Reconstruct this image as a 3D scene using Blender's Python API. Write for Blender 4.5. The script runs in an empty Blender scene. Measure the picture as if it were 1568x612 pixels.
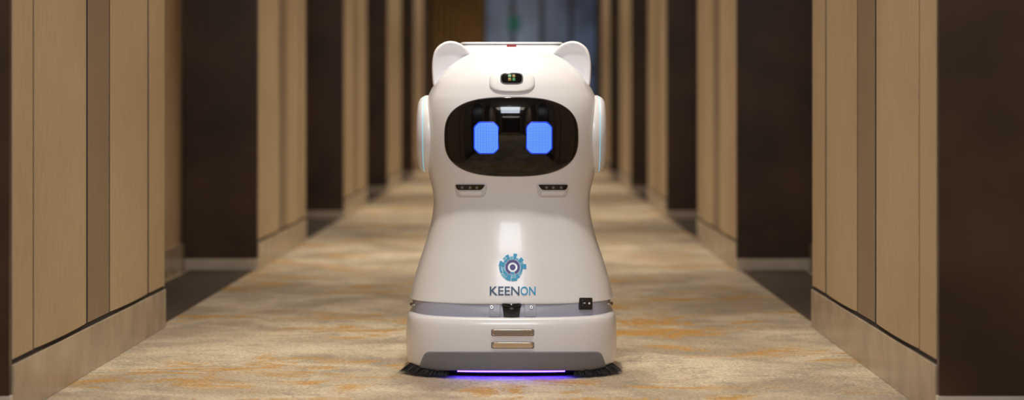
import bpy, math, random
from mathutils import Vector
random.seed(4)
F=3173.0; VX=799.0; VY=171.0; H=0.64      # calibration (1568-px wide frame)
S=bpy.context.scene
COL=S.collection
ZOOM=(1,784,306)

# ---------------------------------------------------------------- materials
def new_mat(name):
    m=bpy.data.materials.new(name); m.use_nodes=True
    nt=m.node_tree
    return m,nt,nt.nodes['Principled BSDF']
def mat(name,col,rough=.5,metal=0,coat=0,emit=None,es=0,noise=0,nscale=60,bump=0):
    m,nt,b=new_mat(name)
    b.inputs['Base Color'].default_value=(*col,1)
    b.inputs['Roughness'].default_value=rough
    b.inputs['Metallic'].default_value=metal
    b.inputs['Coat Weight'].default_value=coat
    b.inputs['Coat Roughness'].default_value=.08
    if emit:
        b.inputs['Emission Color'].default_value=(*emit,1)
        b.inputs['Emission Strength'].default_value=es
    if noise or bump:
        tc=nt.nodes.new('ShaderNodeTexCoord')
        n=nt.nodes.new('ShaderNodeTexNoise'); n.inputs['Scale'].default_value=nscale
        n.inputs['Detail'].default_value=6
        nt.links.new(tc.outputs['Object'],n.inputs['Vector'])
        if noise:
            r=nt.nodes.new('ShaderNodeValToRGB')
            r.color_ramp.elements[0].position=.3; r.color_ramp.elements[1].position=.7
            r.color_ramp.elements[0].color=(*[c*(1-noise) for c in col],1)
            r.color_ramp.elements[1].color=(*[min(1,c*(1+noise)) for c in col],1)
            nt.links.new(n.outputs['Fac'],r.inputs['Fac'])
            nt.links.new(r.outputs['Color'],b.inputs['Base Color'])
        if bump:
            bp=nt.nodes.new('ShaderNodeBump'); bp.inputs['Strength'].default_value=bump
            bp.inputs['Distance'].default_value=.004
            nt.links.new(n.outputs['Fac'],bp.inputs['Height'])
            nt.links.new(bp.outputs['Normal'],b.inputs['Normal'])
    return m
M={}
M['white']=mat('white_plastic',(.82,.83,.89),.30,coat=.25)
M['white2']=mat('white_satin',(.66,.66,.72),.4)
M['greyband']=mat('pale_grey_band',(.36,.38,.50),.35)
M['bumper']=mat('grey_bumper_rubber',(.20,.21,.24),.5,noise=.06,nscale=200)
M['black']=mat('black_plastic',(.012,.012,.014),.35)
M['visor']=mat('visor_gloss_black',(.003,.003,.004),.05,coat=.25)
M['visor'].node_tree.nodes['Principled BSDF'].inputs['IOR'].default_value=1.42
M['chrome']=mat('chrome_trim',(.80,.70,.60),.22,metal=1)
M['seam']=mat('seam_dark',(.16,.16,.19),.6)
M['blue_ring']=mat('cyan_light_ring',(.2,.6,.8),.4,emit=(.3,.75,1),es=.5)
M['purple']=mat('purple_led_strip',(.1,.1,.9),.4,emit=(.07,.03,1),es=18)
M['cyan']=mat('logo_cyan',(.0,.33,.66),.4)
M['lcyan']=mat('logo_light_cyan',(.10,.50,.76),.4)
M['navy']=mat('logo_navy',(.035,.03,.25),.4)
M['letter']=mat('letter_slate',(.02,.07,.17),.4)
M['red']=mat('red_mark',(.35,.02,.03),.4)
M['lens_g']=mat('lens_green',(.03,.2,.08),.15,emit=(.1,.8,.3),es=.06)
M['lens_y']=mat('lens_amber',(.2,.14,.03),.15,emit=(.8,.5,.1),es=.05)
M['bristle']=mat('brush_bristle',(.006,.006,.008),.7)

def eye_mat():
    m,nt,b=new_mat('led_eye_matrix')
    tc=nt.nodes.new('ShaderNodeTexCoord')
    sep=nt.nodes.new('ShaderNodeSeparateXYZ'); nt.links.new(tc.outputs['Object'],sep.inputs[0])
    outs=[]
    for ax in ('X','Z'):
        mu=nt.nodes.new('ShaderNodeMath'); mu.operation='MULTIPLY'; mu.inputs[1].default_value=math.pi/.0036
        nt.links.new(sep.outputs[ax],mu.inputs[0])
        si=nt.nodes.new('ShaderNodeMath'); si.operation='SINE'; nt.links.new(mu.outputs[0],si.inputs[0])
        ab=nt.nodes.new('ShaderNodeMath'); ab.operation='ABSOLUTE'; nt.links.new(si.outputs[0],ab.inputs[0])
        outs.append(ab)
    pr=nt.nodes.new('ShaderNodeMath'); pr.operation='MULTIPLY'
    nt.links.new(outs[0].outputs[0],pr.inputs[0]); nt.links.new(outs[1].outputs[0],pr.inputs[1])
    r=nt.nodes.new('ShaderNodeValToRGB')
    r.color_ramp.elements[0].position=.05; r.color_ramp.elements[0].color=(.02,.11,.80,1)
    r.color_ramp.elements[1].position=.8; r.color_ramp.elements[1].color=(.20,.48,1,1)
    nt.links.new(pr.outputs[0],r.inputs['Fac'])
    b.inputs['Base Color'].default_value=(.01,.02,.1,1)
    nt.links.new(r.outputs['Color'],b.inputs['Emission Color'])
    b.inputs['Emission Strength'].default_value=1.05
    return m
M['eye']=eye_mat()
M['eyeglow']=mat('led_eye_edge',(.0,.02,.3),.3,emit=(.01,.05,.7),es=.8)

def wallcover(name,c1,c2):
    m,nt,b=new_mat(name)
    tc=nt.nodes.new('ShaderNodeTexCoord')
    mp=nt.nodes.new('ShaderNodeMapping'); mp.inputs['Scale'].default_value=(1,1,.12)
    nt.links.new(tc.outputs['Object'],mp.inputs['Vector'])
    n=nt.nodes.new('ShaderNodeTexNoise'); n.inputs['Scale'].default_value=140; n.inputs['Detail'].default_value=4
    nt.links.new(mp.outputs[0],n.inputs['Vector'])
    n2=nt.nodes.new('ShaderNodeTexNoise'); n2.inputs['Scale'].default_value=2.2; n2.inputs['Detail'].default_value=3
    nt.links.new(tc.outputs['Object'],n2.inputs['Vector'])
    mx=nt.nodes.new('ShaderNodeMath'); mx.operation='ADD'
    s=nt.nodes.new('ShaderNodeMath'); s.operation='MULTIPLY'; s.inputs[1].default_value=.6
    nt.links.new(n.outputs['Fac'],s.inputs[0]); nt.links.new(s.outputs[0],mx.inputs[0])
    s2=nt.nodes.new('ShaderNodeMath'); s2.operation='MULTIPLY'; s2.inputs[1].default_value=.4
    nt.links.new(n2.outputs['Fac'],s2.inputs[0]); nt.links.new(s2.outputs[0],mx.inputs[1])
    r=nt.nodes.new('ShaderNodeValToRGB'); r.color_ramp.elements[0].position=.3; r.color_ramp.elements[1].position=.7
    r.color_ramp.elements[0].color=(*c1,1); r.color_ramp.elements[1].color=(*c2,1)
    nt.links.new(mx.outputs[0],r.inputs['Fac']); nt.links.new(r.outputs['Color'],b.inputs['Base Color'])
    bp=nt.nodes.new('ShaderNodeBump'); bp.inputs['Strength'].default_value=.25; bp.inputs['Distance'].default_value=.002
    nt.links.new(n.outputs['Fac'],bp.inputs['Height']); nt.links.new(bp.outputs['Normal'],b.inputs['Normal'])
    b.inputs['Roughness'].default_value=.6
    return m
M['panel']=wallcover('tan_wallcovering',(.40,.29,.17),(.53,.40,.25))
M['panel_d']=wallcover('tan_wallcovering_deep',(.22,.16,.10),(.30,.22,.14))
M['gap']=mat('shadow_gap_black',(.010,.007,.006),.8)
M['wood']=mat('dark_walnut',(.062,.032,.017),.38,noise=.4,nscale=4)
M['stone']=mat('beige_stone',(.40,.315,.22),.25,noise=.2,nscale=9)
M['stone_l']=mat('pale_stone_sill',(.66,.58,.48),.35,noise=.1,nscale=9)
M['ceil']=mat('ceiling_paint',(.5,.46,.41),.8,noise=.03,nscale=3)
M['recess_shade']=mat('recess_floor_shade',(.06,.038,.025),.9,noise=.3,nscale=30,bump=.5)  # shade of the door recesses, painted as a dark floor colour
M['brass']=mat('brass_handle',(.6,.45,.25),.3,metal=1)
M['curtain']=mat('curtain_tan',(.42,.29,.13),.8,noise=.15,nscale=6)
M['lampglow']=mat('downlight_lens',(1,.9,.75),.4,emit=(1,.82,.6),es=6)
M['steel']=mat('steel_rim',(.5,.48,.45),.3,metal=1)
M['frame']=mat('window_frame_bronze',(.05,.045,.05),.4)

def carpet():
    m,nt,b=new_mat('carpet_beige_ochre')
    L=nt.links.new; N=nt.nodes.new
    tc=N('ShaderNodeTexCoord')
    def noise(sc,det,dist,rough=.55,mapsc=(1,1,1),loc=(0,0,0)):
        mp=N('ShaderNodeMapping'); mp.inputs['Scale'].default_value=mapsc; mp.inputs['Location'].default_value=loc
        L(tc.outputs['Object'],mp.inputs['Vector'])
        n=N('ShaderNodeTexNoise'); n.inputs['Scale'].default_value=sc; n.inputs['Detail'].default_value=det
        n.inputs['Distortion'].default_value=dist; n.inputs['Roughness'].default_value=rough
        L(mp.outputs[0],n.inputs['Vector']); return n
    def ramp(src,p0,p1,c0,c1):
        r=N('ShaderNodeValToRGB'); r.color_ramp.elements[0].position=p0; r.color_ramp.elements[1].position=p1
        r.color_ramp.elements[0].color=c0; r.color_ramp.elements[1].color=c1
        L(src,r.inputs['Fac']); return r
    def mix(fac,a,bb):
        x=N('ShaderNodeMix'); x.data_type='RGBA'
        L(fac,x.inputs['Factor']); L(a,x.inputs[6]); L(bb,x.inputs[7]); return x
    W=(1,1,1,1);K=(0,0,0,1)
    base=ramp(noise(2.2,8,.6).outputs['Fac'],.38,.60,(.40,.315,.215,1),(.72,.61,.44,1))
    grey=ramp(noise(7,12,1.2,.75,loc=(7,3,0)).outputs['Fac'],.49,.59,K,W)
    gcol=N('ShaderNodeRGB'); gcol.outputs[0].default_value=(.29,.245,.19,1)
    g2=N('ShaderNodeMath'); g2.operation='MULTIPLY'; g2.inputs[1].default_value=.6; L(grey.outputs[0],g2.inputs[0])
    m1=mix(g2.outputs[0],base.outputs[0],gcol.outputs[0])
    st=ramp(noise(3.8,12,1.8,.75,loc=(1,9,0),mapsc=(.6,1,1)).outputs['Fac'],.515,.55,K,W)
    area=ramp(noise(1.5,3,.3,loc=(4,2,0)).outputs['Fac'],.47,.54,K,W)
    mu=N('ShaderNodeMath'); mu.operation='MULTIPLY'; L(st.outputs[0],mu.inputs[0]); L(area.outputs[0],mu.inputs[1])
    mu2=N('ShaderNodeMath'); mu2.operation='MULTIPLY'; mu2.inputs[1].default_value=.9; L(mu.outputs[0],mu2.inputs[0])
    oc=N('ShaderNodeRGB'); oc.outputs[0].default_value=(.56,.285,.03,1)
    m2=mix(mu2.outputs[0],m1.outputs[2],oc.outputs[0])
    fib=ramp(noise(110,4,0,.7).outputs['Fac'],.3,.7,(.45,.45,.45,1),(1.35,1.35,1.35,1))
    fm=N('ShaderNodeMix'); fm.data_type='RGBA'; fm.blend_type='MULTIPLY'; fm.inputs['Factor'].default_value=1
    L(m2.outputs[2],fm.inputs[6]); L(fib.outputs[0],fm.inputs[7])
    L(fm.outputs[2],b.inputs['Base Color'])
    b.inputs['Roughness'].default_value=.95
    b.inputs['Sheen Weight'].default_value=.15
    nb=noise(150,3,0); nb2=noise(5,3,.3)
    ad=N('ShaderNodeMath'); ad.operation='MULTIPLY_ADD'; ad.inputs[1].default_value=5
    L(nb2.outputs['Fac'],ad.inputs[0]); L(nb.outputs['Fac'],ad.inputs[2])
    bp=N('ShaderNodeBump'); bp.inputs['Strength'].default_value=.7; bp.inputs['Distance'].default_value=.010
    L(ad.outputs[0],bp.inputs['Height']); L(bp.outputs['Normal'],b.inputs['Normal'])
    return m
M['carpet']=carpet()

# ---------------------------------------------------------------- mesh builder
class MB:
    def __init__(s): s.v=[];s.f=[];s.m=[];s.sm=[];s.mats=[]
    def mi(s,k):
        if k not in s.mats: s.mats.append(k)
        return s.mats.index(k)
    def add(s,vs,fs,k,smooth=False):
        o=len(s.v); s.v+=[tuple(p) for p in vs]; i=s.mi(k)
        for f in fs: s.f.append(tuple(o+j for j in f)); s.m.append(i); s.sm.append(smooth)
    def box(s,x0,x1,y0,y1,z0,z1,k):
        if x0>x1:x0,x1=x1,x0
        vs=[(x,y,z) for z in(z0,z1) for y in(y0,y1) for x in(x0,x1)]
        s.add(vs,[(0,2,3,1),(4,5,7,6),(0,1,5,4),(2,6,7,3),(0,4,6,2),(1,3,7,5)],k)
    def loft(s,rings,k,cap0=True,cap1=True,smooth=True,closed=True):
        n=len(rings[0]); vs=[p for r in rings for p in r]; fs=[]
        for i in range(len(rings)-1):
            for j in range(n if closed else n-1):
                a=i*n+j;b=i*n+(j+1)%n; fs.append((a,b,b+n,a+n))
        s.add(vs,fs,k,smooth)
        if cap0: s.add(rings[0],[tuple(range(n))[::-1]],k)
        if cap1: s.add(rings[-1],[tuple(range(n))],k)
    def cyl(s,c,r,h,axis,k,n=24,r2=None):
        r2=r if r2 is None else r2
        def ring(t,rr):
            out=[]
            for i in range(n):
                a=2*math.pi*i/n; u=rr*math.cos(a); w=rr*math.sin(a)
                if axis=='z': out.append((c[0]+u,c[1]+w,c[2]+t))
                elif axis=='y': out.append((c[0]+u,c[1]+t,c[2]+w))
                else: out.append((c[0]+t,c[1]+u,c[2]+w))
            return out
        s.loft([ring(0,r),ring(h,r2)],k)
    def obj(s,name,parent=None,bevel=0,recalc=True):
        me=bpy.data.meshes.new(name); me.from_pydata(s.v,[],s.f)
        for k in s.mats: me.materials.append(M[k])
        me.polygons.foreach_set('material_index',s.m); me.polygons.foreach_set('use_smooth',s.sm)
        me.update()
        if recalc:
            import bmesh
            bm=bmesh.new(); bm.from_mesh(me); bmesh.ops.remove_doubles(bm,verts=bm.verts,dist=1e-6)
            bmesh.ops.recalc_face_normals(bm,faces=bm.faces); bm.to_mesh(me); bm.free()
        o=bpy.data.objects.new(name,me); COL.objects.link(o)
        if parent: o.parent=parent
        if bevel:
            md=o.modifiers.new('bev','BEVEL'); md.width=bevel; md.segments=3; md.limit_method='ANGLE'
        return o

# ---------------------------------------------------------------- corridor
XL=-1.06; XR=.862; REC=.307; PER=4.03; Y0=4.30; PL=1.86; ZC=2.5
YB=-4.6; YE=24.0
ks=range(-2,5)
def build_side(xf,sg,label):
    w=MB(); bb=MB()
    xr=xf+sg*REC
    w.box(xr,xr+sg*.12,YB,YE,0,ZC,'panel')
    for k in ks:
        y0=Y0+PER*k; y1=y0+PL
        w.box(xf+sg*.030,xr,y0+.02,y1,0,ZC,'gap')
        w.box(xf+sg*.004,xr,y0,y0+.022,.05,ZC,'wood')
        bb.box(xf+sg*.0,xr,y0-.004,y0+.018,0,.05,'stone_l')
        w.box(xf+sg*.004,xr,y1-.0,y1+.012,.12,ZC,'panel')
        bb.box(xf,xr,y1,y1+.014,0,.112,'stone')
        g=.018
        segs=[(.022,.21,'flat'),(.21,.77,'pil'),(.77,1.045,'deep'),(1.045,1.60,'pil'),(1.60,PL,'flat')]
        for gy in (.21,.77,1.045,1.60):      # near-flush black strips painting the groove shade between boards
            w.box(xf+sg*.0045,xf+sg*.031,y0+gy-g/2-.001,y0+gy+g/2+.001,.124,ZC,'gap')
        w.box(xf+sg*.0045,xf+sg*.031,y0+.022,y1,.1125,.124,'gap')
        for a,b,t in segs:
            ya=y0+a+(g/2 if a>.03 else 0); yb=y0+b-(g/2 if b<PL else 0)
            if t=='flat': w.box(xf+sg*.002,xf+sg*.032,ya,yb,.124,ZC,'panel')
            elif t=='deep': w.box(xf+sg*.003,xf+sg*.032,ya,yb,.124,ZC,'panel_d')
            else:
                n=14; prof=[]
                for i in range(n+1):
                    tt=i/n; d=.004-.006*math.sin(math.pi*tt)**.6
                    prof.append((xf+sg*d,ya+(yb-ya)*tt))
                prof=[(xf+sg*.032,ya)]+prof+[(xf+sg*.032,yb)]
                r0=[(x,y,.124) for x,y in prof]; r1=[(x,y,ZC) for x,y in prof]
                w.loft([r0,r1],'panel',cap0=True,cap1=False,closed=False,smooth=False)
        bb.box(xf-sg*.001,xf+sg*.030,y0+.018,y1,0,.112,'stone')
        ry0=y1+.014; ry1=y0+PER-.004
        dc=(ry0+ry1)/2-.12
        bb.box(xr-sg*.014,xr,ry0,dc-.52,0,.112,'stone')
        bb.box(xr-sg*.014,xr,dc+.52,ry1,0,.112,'stone')
        d=MB()
        e=sg*.001
        d.box(xr-sg*.03,xr-e,dc-.519,dc-.45,.005,2.12,'wood'); d.box(xr-sg*.03,xr-e,dc+.45,dc+.519,.005,2.12,'wood')
        d.box(xr-sg*.03,xr-e,dc-.519,dc+.519,2.05,2.12,'wood')
        d.box(xr-sg*.012,xr-e,dc-.45,dc+.45,.005,2.05,'wood')
        d.box(xr-sg*.018,xr-sg*.012,dc-.33,dc+.33,.25,.95,'wood'); d.box(xr-sg*.018,xr-sg*.012,dc-.33,dc+.33,1.1,1.9,'wood')
        d.box(xr-sg*.06,xr-sg*.012,dc+.37,dc+.39,1.0,1.02,'brass'); d.box(xr-sg*.06,xr-sg*.045,dc+.26,dc+.39,1.0,1.02,'brass')
        global dn; dn+=1
        d.obj('door_%d'%dn,bevel=.002)
        shd.box(xf+sg*.02,xr-sg*.035,ry0+.002,ry1-.002,.0,.004,'recess_shade')  # thin dark sheet painting the shade on the recess floor
    w.obj('wall_'+label); bb.obj('baseboard_'+label,bevel=.0015)
dn=0; shd=MB()
build_side(XL,-1,'left'); build_side(XR,1,'right')
shd.obj('floor_recess_shade')
fl=MB(); fl.box(XL-REC-.2,XR+REC+.2,YB,YE+.2,-.1,0,'carpet'); fl.obj('floor')
ce=MB(); ce.box(XL-REC-.2,XR+REC+.2,YB,YE+.2,ZC,ZC+.1,'ceil'); ce.obj('ceiling')
wb=MB(); wb.box(XL-REC-.2,XR+REC+.2,YB-.1,YB,0,ZC,'wood'); wb.obj('wall_back')
we=MB(); wx0,wx1,wz0,wz1=-.46,.90,.25,2.3
we.box(XL-REC-.2,wx0,YE,YE+.15,0,ZC,'panel_d'); we.box(wx1,XR+REC+.2,YE,YE+.15,0,ZC,'panel_d')
we.box(wx0,wx1,YE,YE+.15,0,wz0,'panel_d'); we.box(wx0,wx1,YE,YE+.15,wz1,ZC,'panel_d'); we.obj('wall_end')
def night_mat():
    m,nt,b=new_mat('window_glass_dusk')
    tc=nt.nodes.new('ShaderNodeTexCoord'); n=nt.nodes.new('ShaderNodeTexNoise'); n.inputs['Scale'].default_value=2.5
    nt.links.new(tc.outputs['Object'],n.inputs['Vector'])
    r=nt.nodes.new('ShaderNodeValToRGB'); r.color_ramp.elements[0].position=.35; r.color_ramp.elements[1].position=.65
    r.color_ramp.elements[0].color=(.014,.020,.036,1); r.color_ramp.elements[1].color=(.040,.055,.092,1)
    nt.links.new(n.outputs['Fac'],r.inputs['Fac'])
    b.inputs['Base Color'].default_value=(.02,.03,.06,1); b.inputs['Roughness'].default_value=.15
    nt.links.new(r.outputs['Color'],b.inputs['Emission Color']); b.inputs['Emission Strength'].default_value=.9
    return m
M['night']=night_mat()
M['green']=mat('green_sign_glow',(.0,.06,.04),.4,emit=(.02,.5,.36),es=.09)
wn=MB(); wn.box(wx0,wx1,YE+.06,YE+.08,wz0,wz1,'night')
for x in (wx0,wx0+.33,wx0+.67,wx0+1.0,wx1-.05): wn.box(x,x+.05,YE,YE+.06,wz0,wz1,'frame')
wn.box(wx0,wx1,YE+.001,YE+.06,wz0,wz0+.05,'frame'); wn.box(wx0,wx1,YE+.001,YE+.06,wz1-.05,wz1,'frame'); wn.box(wx0,wx1,YE+.001,YE+.059,1.1,1.13,'frame')
wn.obj('window_1')
gs=MB(); gs.box(-.16,-.02,YE-.03,YE-.001,1.58,1.74,'green'); gs.obj('exit_sign',bevel=.004)
cu=MB(); pts=[]
for i in range(121):
    t=i/120; pts.append((-1.04+t*.60,YE-.12+.03*math.sin(t*50)))
cu.loft([[(x,y,.02) for x,y in pts],[(x,y,2.42) for x,y in pts]],'curtain',cap0=False,cap1=False,closed=False)
cur=cu.obj('curtain'); sm=cur.modifiers.new('s','SOLIDIFY'); sm.thickness=.004

# ---------------------------------------------------------------- robot
rob=bpy.data.objects.new('service_robot',None); COL.objects.link(rob)
CY=5.22; CX=(783-VX)*5.1/F
def crom(P,sub):
    out=[]
    for i in range(len(P)-1):
        p0=P[max(i-1,0)];p1=P[i];p2=P[i+1];p3=P[min(i+2,len(P)-1)]
        for j in range(sub):
            t=j/sub
            out.append(tuple(.5*((2*b)+(-a+c)*t+(2*a-5*b+4*c-d)*t*t+(-a+3*b-3*c+d)*t**3) for a,b,c,d in zip(p0,p1,p2,p3)))
    out.append(tuple(P[-1])); return out
class Surf:
    def __init__(s,P,sub): s.T=crom(P,sub)   # (z,a,b,n)
    def par(s,z):
        T=s.T
        if z<=T[0][0]: return T[0][1:]
        for i in range(len(T)-1):
            if T[i][0]<=z<=T[i+1][0]:
                t=(z-T[i][0])/max(1e-9,T[i+1][0]-T[i][0])
                return tuple(T[i][j]*(1-t)+T[i+1][j]*t for j in (1,2,3))
        return T[-1][1:]
    def y(s,x,z):
        a,b,n=s.par(z); u=min(.9999,abs(x-CX)/a)
        return CY-b*(1-u**n)**(1/n)
    def nrm(s,x,z):
        e=.002
        dx=(s.y(x+e,z)-s.y(x-e,z))/(2*e); dz=(s.y(x,z+e)-s.y(x,z-e))/(2*e)
        return Vector((dx,-1,dz)).normalized()
    def pt(s,x,z,off=0):
        p=Vector((x,s.y(x,z),z)); return p+s.nrm(x,z)*off
    def ring(s,z,a,b,n,N=128):
        out=[]
        for i in range(N):
            th_=2*math.pi*i/N; c=math.cos(th_); q=math.sin(th_)
            out.append((CX+a*math.copysign(abs(c)**(2/n),c),CY+b*math.copysign(abs(q)**(2/n),q),z))
        return out
    def rings(s): return [s.ring(*t) for t in s.T]
    def px(s,px,py):
        y=5.05
        for _ in range(12):
            x=(px-VX)*y/F; z=H-(py-VY)*y/F; y=.5*y+.5*s.y(x,z)
        return x,z
def zz(py,Y=5.2): return H-(py-VY)*Y/F
def aa(hp,Y=5.18): return hp*Y/F
BP=[]
for py,hp,b,n in [(460,156.5,.228,2.6),(450,155.3,.228,2.6),(430,151,.220,2.5),(400,142,.206,2.45),(370,132,.190,2.4),(340,124,.176,2.35),(320,120.8,.170,2.3),
                  (305,120.3,.169,2.3),(290,122,.172,2.3),(265,128,.184,2.3),(240,132.5,.194,2.3),(205,134.5,.201,2.3),(175,133.8,.200,2.3),(155,131,.194,2.25),
                  (140,125.5,.186,2.2),(125,117,.174,2.2),(110,105.5,.157,2.15),(97,91,.136,2.1),(87,75,.113,2.05),(79,55,.084,2),(74,32,.05,2)]:
    BP.append((zz(py)+(.0105 if py>455 else 0),aa(hp),b,n))
BP.append((zz(72.2),.002,.002,2))
body=Surf(BP,6)
mb=MB(); R=body.rings()
lip=[body.ring(BP[0][0]+.004,BP[0][1]-.012,BP[0][2]-.012,2.6),body.ring(BP[0][0]-.001,BP[0][1]-.003,BP[0][2]-.003,2.6)]
mb.loft(lip+R,'white'); mb.obj('body_shell',rob)
basez=[(.018,.250,.246,3.3),(.022,.2565,.252,3.3),(.032,.2605,.256,3.3),(.060,.2625,.2575,3.3),(.095,.2625,.257,3.3),(.125,.2605,.254,3.3),(.138,.258,.250,3.3),(.1435,.2535,.246,3.3),(.1455,.249,.241,3.3)]
base=Surf(basez,5)
mb=MB(); mb.loft(base.rings(),'white'); mb.obj('base_shell',rob)
band=Surf([(.140,.248,.232,3.0),(.160,.248,.230,2.9),(.190,.247,.218,2.8)],3)
mb=MB(); mb.loft(band.rings(),'greyband'); mb.obj('recessed_band',rob)
mb=MB()
und=Surf([(.008,.225,.215,3.2),(.022,.235,.225,3.2)],2); mb.loft(und.rings(),'black')
for sx in(-1,1): mb.cyl((CX+sx*.17-.015,CY+.02,.040),.0395,.03,'x','black')
mb.obj('underbody',rob)
mb=MB(); 
led=[]
for i in range(41):
    x=CX-.13+.26*i/40; led.append((x,base.y(x,.03)+.022))
mb.loft([[(x,y,.0135) for x,y in led],[(x,y+.010,.0135) for x,y in led],[(x,y+.010,.0165) for x,y in led],[(x,y,.0165) for x,y in led]],'purple',cap0=False,cap1=False,closed=False,smooth=False)
mb.obj('underglow_strip',rob)
mb=MB()
for sx in(-1,1):
    for i in range(520):
        t=random.random(); x0=CX+sx*(.150+.095*t); y0=base.y(x0,.03)+.008+random.random()*.02
        dx=sx*(.004+.026*t)+random.uniform(-.006,.006); dy=-random.uniform(.004,.028)
        w=.0014
        mb.add([(x0-w,y0,.026),(x0+w,y0,.026),(x0+dx,y0+dy,.0008+.004*random.random())],[(0,1,2)],'bristle')
        mb.add([(x0,y0-w,.026),(x0,y0+w,.026),(x0+dx,y0+dy,.0008+.004*random.random())],[(0,1,2)],'bristle')
mb.obj('side_brushes',rob,recalc=False)

# conforming patches -------------------------------------------------------
def sup(cx,cy,hw,hh,n,N=72):
    out=[]
    for i in range(N):
        t=2*math.pi*i/N; c=math.cos(t); q=math.sin(t)
        out.append((cx+hw*math.copysign(abs(c)**(2/n),c),cy-hh*math.copysign(abs(q)**(2/n),q)))
    return out
def roundpoly(P,r,seg=6):
    out=[]; n=len(P)
    for i in range(n):
        p=Vector(P[i]);a=Vector(P[i-1]);b=Vector(P[(i+1)%n])
        d1=(a-p).normalized();d2=(b-p).normalized()
        s=p+d1*r;e=p+d2*r
        for j in range(seg+1):
            t=j/seg; q=s*(1-t)**2+p*2*t*(1-t)+e*t*t; out.append((q.x,q.y))
    o2=[]
    for i in range(len(out)):
        a=Vector(out[i]);b=Vector(out[(i+1)%len(out)]); m=max(1,int((b-a).length/4))
        for j in range(m): q=a.lerp(b,j/m); o2.append((q.x,q.y))
    return o2
def patch(mb,surf,outline,off,k,edge=.96,bulge=0,inner=None,low=-.004):
    P=[surf.px(x,y) for x,y in outline]
    cx=sum(p[0] for p in P)/len(P); cz=sum(p[1] for p in P)/len(P)
    def ring(f,o): return [tuple(surf.pt(cx+(x-cx)*f,cz+(z-cz)*f,o)) for x,z in P]
    e=1-edge
    rs=[ring(1.0,low),ring(1.0,off*.45),ring(1-e*.3,off*.8),ring(edge,off)]
    fs=[.9,.8,.68,.55,.42,.3,.2,.1,.01]
    for f in fs:
        if f<edge-.02: rs.append(ring(f,off+bulge*(1-f*f)))
    mb.loft(rs,k,cap0=False)
mb=MB(); patch(mb,body,sup(783,209,101.5,60,2.75,120),.004,'visor',edge=.985,bulge=.004); mb.obj('face_visor',rob)
mb=MB(); patch(mb,body,sup(783,209,102.6,61.1,2.75,120),.0015,'seam',edge=.99); mb.obj('visor_gasket',rob)
def octo(x0,x1,y0,y1,c=7): return [(x0+c,y0),(x1-c,y0),(x1,y0+c),(x1,y1-c),(x1-c,y1),(x0+c,y1),(x0,y1-c),(x0,y0+c)]
mb=MB()
for x0,x1 in((728,763.5),(806,843)):
    patch(mb,body,roundpoly(octo(x0-2,x1+2,185.5,235.5,8),3),.0076,'eyeglow',edge=.97,bulge=.0015,low=.004)
    patch(mb,body,roundpoly(octo(x0,x1,187.5,233.5,6.5),3),.0085,'eye',edge=.97,bulge=.001,low=.004)
mb.obj('led_eyes',rob)
mb=MB()
patch(mb,body,sup(784,125.5,34.5,16.5,3.0),.006,'white',edge=.86)
patch(mb,body,sup(783.5,122,17.5,8.8,3.6),.0072,'seam',edge=.97,low=.003)
patch(mb,body,sup(783.5,122,16,7.6,3.6),.0082,'visor',edge=.95,low=.003)
for x0,x1,y0,y1,k in((778,783,117,121,'lens_g'),(778,783,122,126,'lens_y'),(784.5,789,117,121,'lens_y'),(784.5,789,122,126,'lens_g')):
    patch(mb,body,roundpoly([(x0,y0),(x1,y0),(x1,y1),(x0,y1)],1),.0088,k,low=.006)
mb.obj('camera_pod',rob)
mb=MB()
for sx in(-1,1):
    c=783.5
    def X(v): return c+sx*(v-c)
    patch(mb,body,roundpoly([(X(820.5),280.5),(X(871),280.5),(X(867),301),(X(824),301)],6),.0035,'white2',edge=.93)
    patch(mb,body,roundpoly([(X(823),281.8),(X(869),281.8),(X(866),290),(X(829),290)],3),.0045,'visor',edge=.97,low=.001)
    for q in(836,846,858): patch(mb,body,sup(X(q),286,2.2,2.2,2,16),.0052,'seam',low=.003)
    patch(mb,body,roundpoly([(X(828),292.5),(X(865),292.5),(X(861),298.5),(X(829),298.5)],2.5),.0046,'white',edge=.9,low=.001)
mb.obj('sensor_slots',rob)
def sector(mb,cx,cy,r0,r1,a0,a1,k,off=.0012):
    n=max(3,int(abs(a1-a0)/8)); A=[];B=[]
    for i in range(n+1):
        a=math.radians(a0+(a1-a0)*i/n)
        A.append(tuple(body.pt(*body.px(cx+r0*math.cos(a),cy-r0*math.sin(a)),off)))
        B.append(tuple(body.pt(*body.px(cx+r1*math.cos(a),cy-r1*math.sin(a)),off)))
    mb.loft([A,B],k,cap0=False,cap1=False,closed=False,smooth=False)
mb=MB(); lx,ly=785,409
sector(mb,lx,ly,0.1,4.4,0,360,'navy'); sector(mb,lx,ly,7.4,11.4,-70,250,'navy'); sector(mb,lx,ly,7.4,11.4,253,287,'cyan')
for r0,r1,a0,a1,k in [(12.2,21,70,86,'cyan'),(12.2,16.5,88,106,'lcyan'),(12.2,20.5,108,124,'cyan'),(12.2,16,126,150,'cyan'),(16.8,20,126,140,'lcyan'),(12.2,21.5,152,176,'cyan'),
    (12.2,16.5,178,204,'lcyan'),(17.3,20.5,178,208,'cyan'),(12.2,17,206,236,'cyan'),(17.6,21,212,238,'lcyan'),(12.2,21.5,238,262,'cyan'),(12.2,16,264,287,'lcyan'),(16.8,21.5,264,290,'cyan'),(12.2,19,289,308,'cyan'),
    (12.2,17,310,331,'lcyan'),(12.2,16,333,350,'cyan'),(12.2,21,-8,14,'cyan'),(12.2,17.5,16,30,'lcyan'),(12.2,20,32,50,'cyan'),(12.2,15.5,52,68,'lcyan')]:
    sector(mb,lx,ly,r0,r1,a0,a1,k)
mb.obj('chest_emblem',rob,recalc=False)
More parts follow.
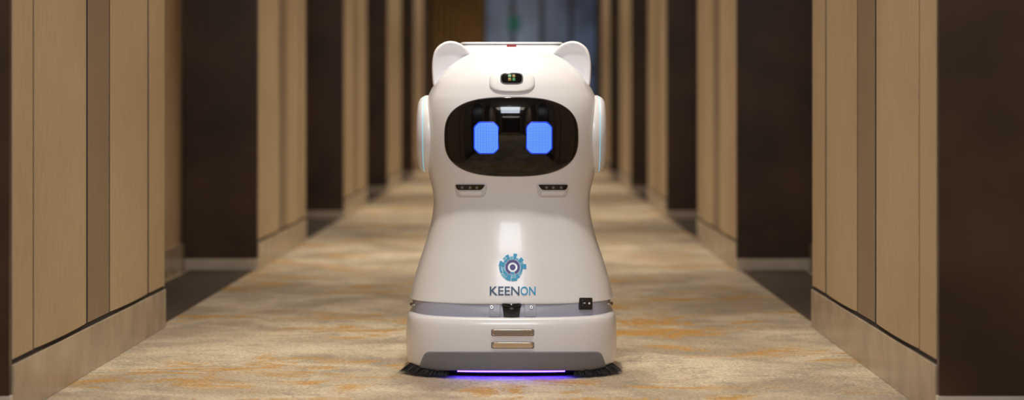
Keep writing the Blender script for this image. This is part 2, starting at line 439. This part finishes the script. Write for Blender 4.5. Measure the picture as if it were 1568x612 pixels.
def lettering(txt,x0,x1,y0,y1,mk,name,bold=.012):
    cu_=bpy.data.curves.new('t','FONT'); cu_.body=txt; cu_.size=1; cu_.offset=bold; cu_.resolution_u=4
    to=bpy.data.objects.new('t',cu_); COL.objects.link(to)
    bpy.context.view_layer.update()
    me=bpy.data.meshes.new_from_object(to.evaluated_get(bpy.context.evaluated_depsgraph_get()))
    bpy.data.objects.remove(to)
    xs=[v.co.x for v in me.vertices]; ys=[v.co.y for v in me.vertices]
    a0,a1,b0,b1=min(xs),max(xs),min(ys),max(ys)
    P0=body.px(x0,y1); P1=body.px(x1,y0)
    for v in me.vertices:
        u=(v.co.x-a0)/(a1-a0); w=(v.co.y-b0)/(b1-b0)
        v.co=body.pt(P0[0]+(P1[0]-P0[0])*u,P0[1]+(P1[1]-P0[1])*w,.0014)
    me.materials.clear(); me.materials.append(M[mk])
    o=bpy.data.objects.new(name,me); COL.objects.link(o); o.parent=rob
lettering('KEEN',750,795.5,438.5,452,'letter','chest_lettering_dark')
lettering('ON',797,820,438.5,452,'cyan','chest_lettering_blue')

mb=MB()
for y0,y1 in((504.5,513.5),(524,532.5)):
    patch(mb,base,roundpoly([(752,y0-.8),(818,y0-.8),(818,y1+.8),(752,y1+.8)],3),.0012,'seam',edge=.97)
    patch(mb,base,roundpoly([(753.5,y0),(816.5,y0),(816.5,y1),(753.5,y1)],3),.004,'chrome',edge=.93)
mb.obj('base_vents',rob)
mb=MB()
tr=roundpoly([(652,538),(919,538),(929,564.5),(641,564.5)],7)
patch(mb,base,tr,.006,'bumper',edge=.975)
mb.obj('front_bumper',rob)
mb=MB()
yb=band.y(CX,.16)
lxr=CX+.001
mb.cyl((lxr,yb+.012,.145),.0235,.034,'z','black',n=40)
mb.cyl((lxr,yb+.010,.172),.0245,.006,'z','visor',n=40)
mb.obj('lidar_turret',rob)
mb=MB()
for a,b_ in((756,766),(803,815)):
    patch(mb,band,roundpoly([(a-7 if a<770 else a,459),(b_ if a<770 else b_+6,459),(b_ if a<770 else b_+6,485),(a-7 if a<770 else a,485)],2),.003,'greyband',edge=.95)
mb.obj('lidar_brackets',rob)
mb=MB()
for x_,y_ in((753,471),(813.5,471),(632,466),(934,465)):
    patch(mb,band,sup(x_,y_,3.2,3.2,2,20),.0055,'steel',edge=.8)
    patch(mb,band,sup(x_,y_,1.6,1.6,2,12),.0062,'black',edge=.8)
mb.obj('screws',rob)
mb=MB()
patch(mb,band,roundpoly([(886,456),(906,456),(906,474),(886,474)],1.5),.004,'black',edge=.93)
patch(mb,band,roundpoly([(889,459.5),(903.5,459.5),(903.5,471),(889,471)],1.2),.0075,'black',edge=.9)
patch(mb,band,roundpoly([(891,464.5),(894,464.5),(894,466),(891,466)],.3),.0082,'white2',edge=.9)
patch(mb,band,sup(899.5,465.5,1.6,1.8,2,12),.0082,'white2',edge=.9)
mb.obj('power_switch',rob)

# ears: rounded cat-ear petals
EP=[(664,134,0),(661.5,112,0),(662,92,0),(666.5,76,0),(677,66,0),(690,62.5,0),(704,66,0),(715,74,0),(724,84,0),(729,100,0),(731,120,0),(722,143,0),(696,152,0),(674,148,0)]
EPs=crom([EP[-1]]+EP+[EP[0],EP[1]],4)[4:-5]
for sx,nm in((-1,'ear_left'),(1,'ear_right')):
    mb=MB(); ey=CY-.005; s_=ey/F
    pts=[(-sx*(q[0]-783)*s_,(VY-q[1])*s_+H) for q in EPs]
    cx0=-sx*(693-783)*s_; cz0=(VY-108)*s_+H
    def er(f,yo):
        return [(CX+cx0+(x-cx0)*f,ey+yo-sx*((x-cx0)*f)*.30,cz0+(z-cz0)*f) for x,z in pts]
    prof=[(.01,-.008),(.3,-.0085),(.6,-.010),(.78,-.0135),(.84,-.0175),(.88,-.0205),(.93,-.0215),(.97,-.018),(.992,-.011),(1,-.002),(.99,.008),(.95,.016),(.85,.022),(.6,.027),(.3,.029),(.01,.03)]
    mb.loft([er(f,y) for f,y in prof],'white'); mb.obj(nm,rob)
for sx,nm in((-1,'side_disc_left'),(1,'side_disc_right')):
    mb=MB(); N=64; dz=zz(205); Rr=.0955
    def dr(r,x): return [(CX+sx*x,CY+r*math.cos(2*math.pi*i/N),dz+r*math.sin(2*math.pi*i/N)) for i in range(N)]
    mb.loft([dr(Rr*1.02,.185),dr(Rr*1.02,.2165),dr(Rr,.2185)],'white')
    mb.loft([dr(Rr,.2185),dr(Rr*1.004,.2188),dr(Rr*1.004,.2198),dr(Rr*.99,.2202)],'blue_ring')
    mb.loft([dr(Rr*.985,.2195),dr(Rr*.985,.2225),dr(Rr*.94,.2290),dr(Rr*.84,.2345),dr(Rr*.6,.2375),dr(Rr*.3,.2385),dr(.001,.2387)],'white2')
    mb.obj(nm,rob)
mb=MB()
def rr(z,hx,y0,y1,r=.03):
    out=[]
    for cx_,cy_,a0 in((hx-r,y1-r,0),(-hx+r,y1-r,90),(-hx+r,y0+r,180),(hx-r,y0+r,270)):
        for j in range(9):
            a=math.radians(a0+j*11.25); out.append((CX+cx_+r*math.cos(a),cy_+r*math.sin(a),z))
    return out
mb.loft([rr(.74,.150,5.23,5.40),rr(.78,.146,5.24,5.395),rr(.800,.134,5.250,5.39),rr(.8100,.130,5.255,5.382)],'white')
mb.loft([rr(.8100,.126,5.258,5.378),rr(.8118,.126,5.258,5.378)],'seam')
mb.loft([rr(.8118,.131,5.254,5.383),rr(.8150,.132,5.253,5.384),rr(.8172,.127,5.260,5.378)],'white')
mb.obj('top_lid',rob)
mb=MB(); mb.box(CX-.012,CX+.012,5.2,5.215,.8035,.8085,'red'); mb.obj('top_mark',rob,bevel=.001)

# ---------------------------------------------------------------- lights
def area(name,loc,size,power,col,sy=None,rot=(0,0,0)):
    l=bpy.data.lights.new(name,'AREA'); l.energy=power; l.color=col; l.size=size
    if sy: l.shape='RECTANGLE'; l.size_y=sy
    o=bpy.data.objects.new(name,l); o.location=loc; o.rotation_euler=rot; COL.objects.link(o); return o
def spot(name,loc,power,col,ang,blend=.8,r=.04,rot=(0,0,0)):
    l=bpy.data.lights.new(name,'SPOT'); l.energy=power; l.color=col; l.spot_size=math.radians(ang); l.spot_blend=blend; l.shadow_soft_size=r
    o=bpy.data.objects.new(name,l); o.location=loc; o.rotation_euler=rot; COL.objects.link(o); return o
dl=MB(); xc=(XL+XR)/2
warm=(1,.89,.74)
for k in range(-2,5):
    for o_ in(.25,1.6):
        y=Y0+PER*k+o_
        dl.cyl((xc,y,ZC-.012),.06,.012,'z','steel',n=32); dl.cyl((xc,y,ZC-.015),.045,.004,'z','lampglow',n=32)
        spot('downlight_lamp',(xc,y,ZC-.03),130 if k>0 else 112,warm,84,1,.05)
    area('wall_fill_light',(xc,Y0+PER*k+.93,ZC-.02),1.5,16,warm,.8)  # unseen fill light per bay, added to brighten the walls
dl.obj('ceiling_downlights')
area('robot_fill_light',(xc,1.6,ZC-.02),.9,72,(.80,.89,1),1.6,(math.radians(38),0,0))  # added fill light tilted at the robot's front, no fixture here

# ---------------------------------------------------------------- camera
cam=bpy.data.cameras.new('camera'); co=bpy.data.objects.new('camera',cam); COL.objects.link(co)
co.location=(0,0,H); co.rotation_euler=(math.pi/2,0,0)
cam.sensor_width=36; zf,zx,zy=ZOOM
cam.lens=36*F/1568*zf; cam.shift_x=-(VX-zx)/1568*zf; cam.shift_y=-(zy-VY)/1568*zf
cam.dof.use_dof=True; cam.dof.focus_distance=5.05; cam.dof.aperture_fstop=2.3*zf
cam.clip_end=100
S.camera=co
w=bpy.data.worlds.new('world'); S.world=w; w.use_nodes=True
w.node_tree.nodes['Background'].inputs[0].default_value=(.02,.018,.016,1)
S.view_settings.view_transform='Standard'
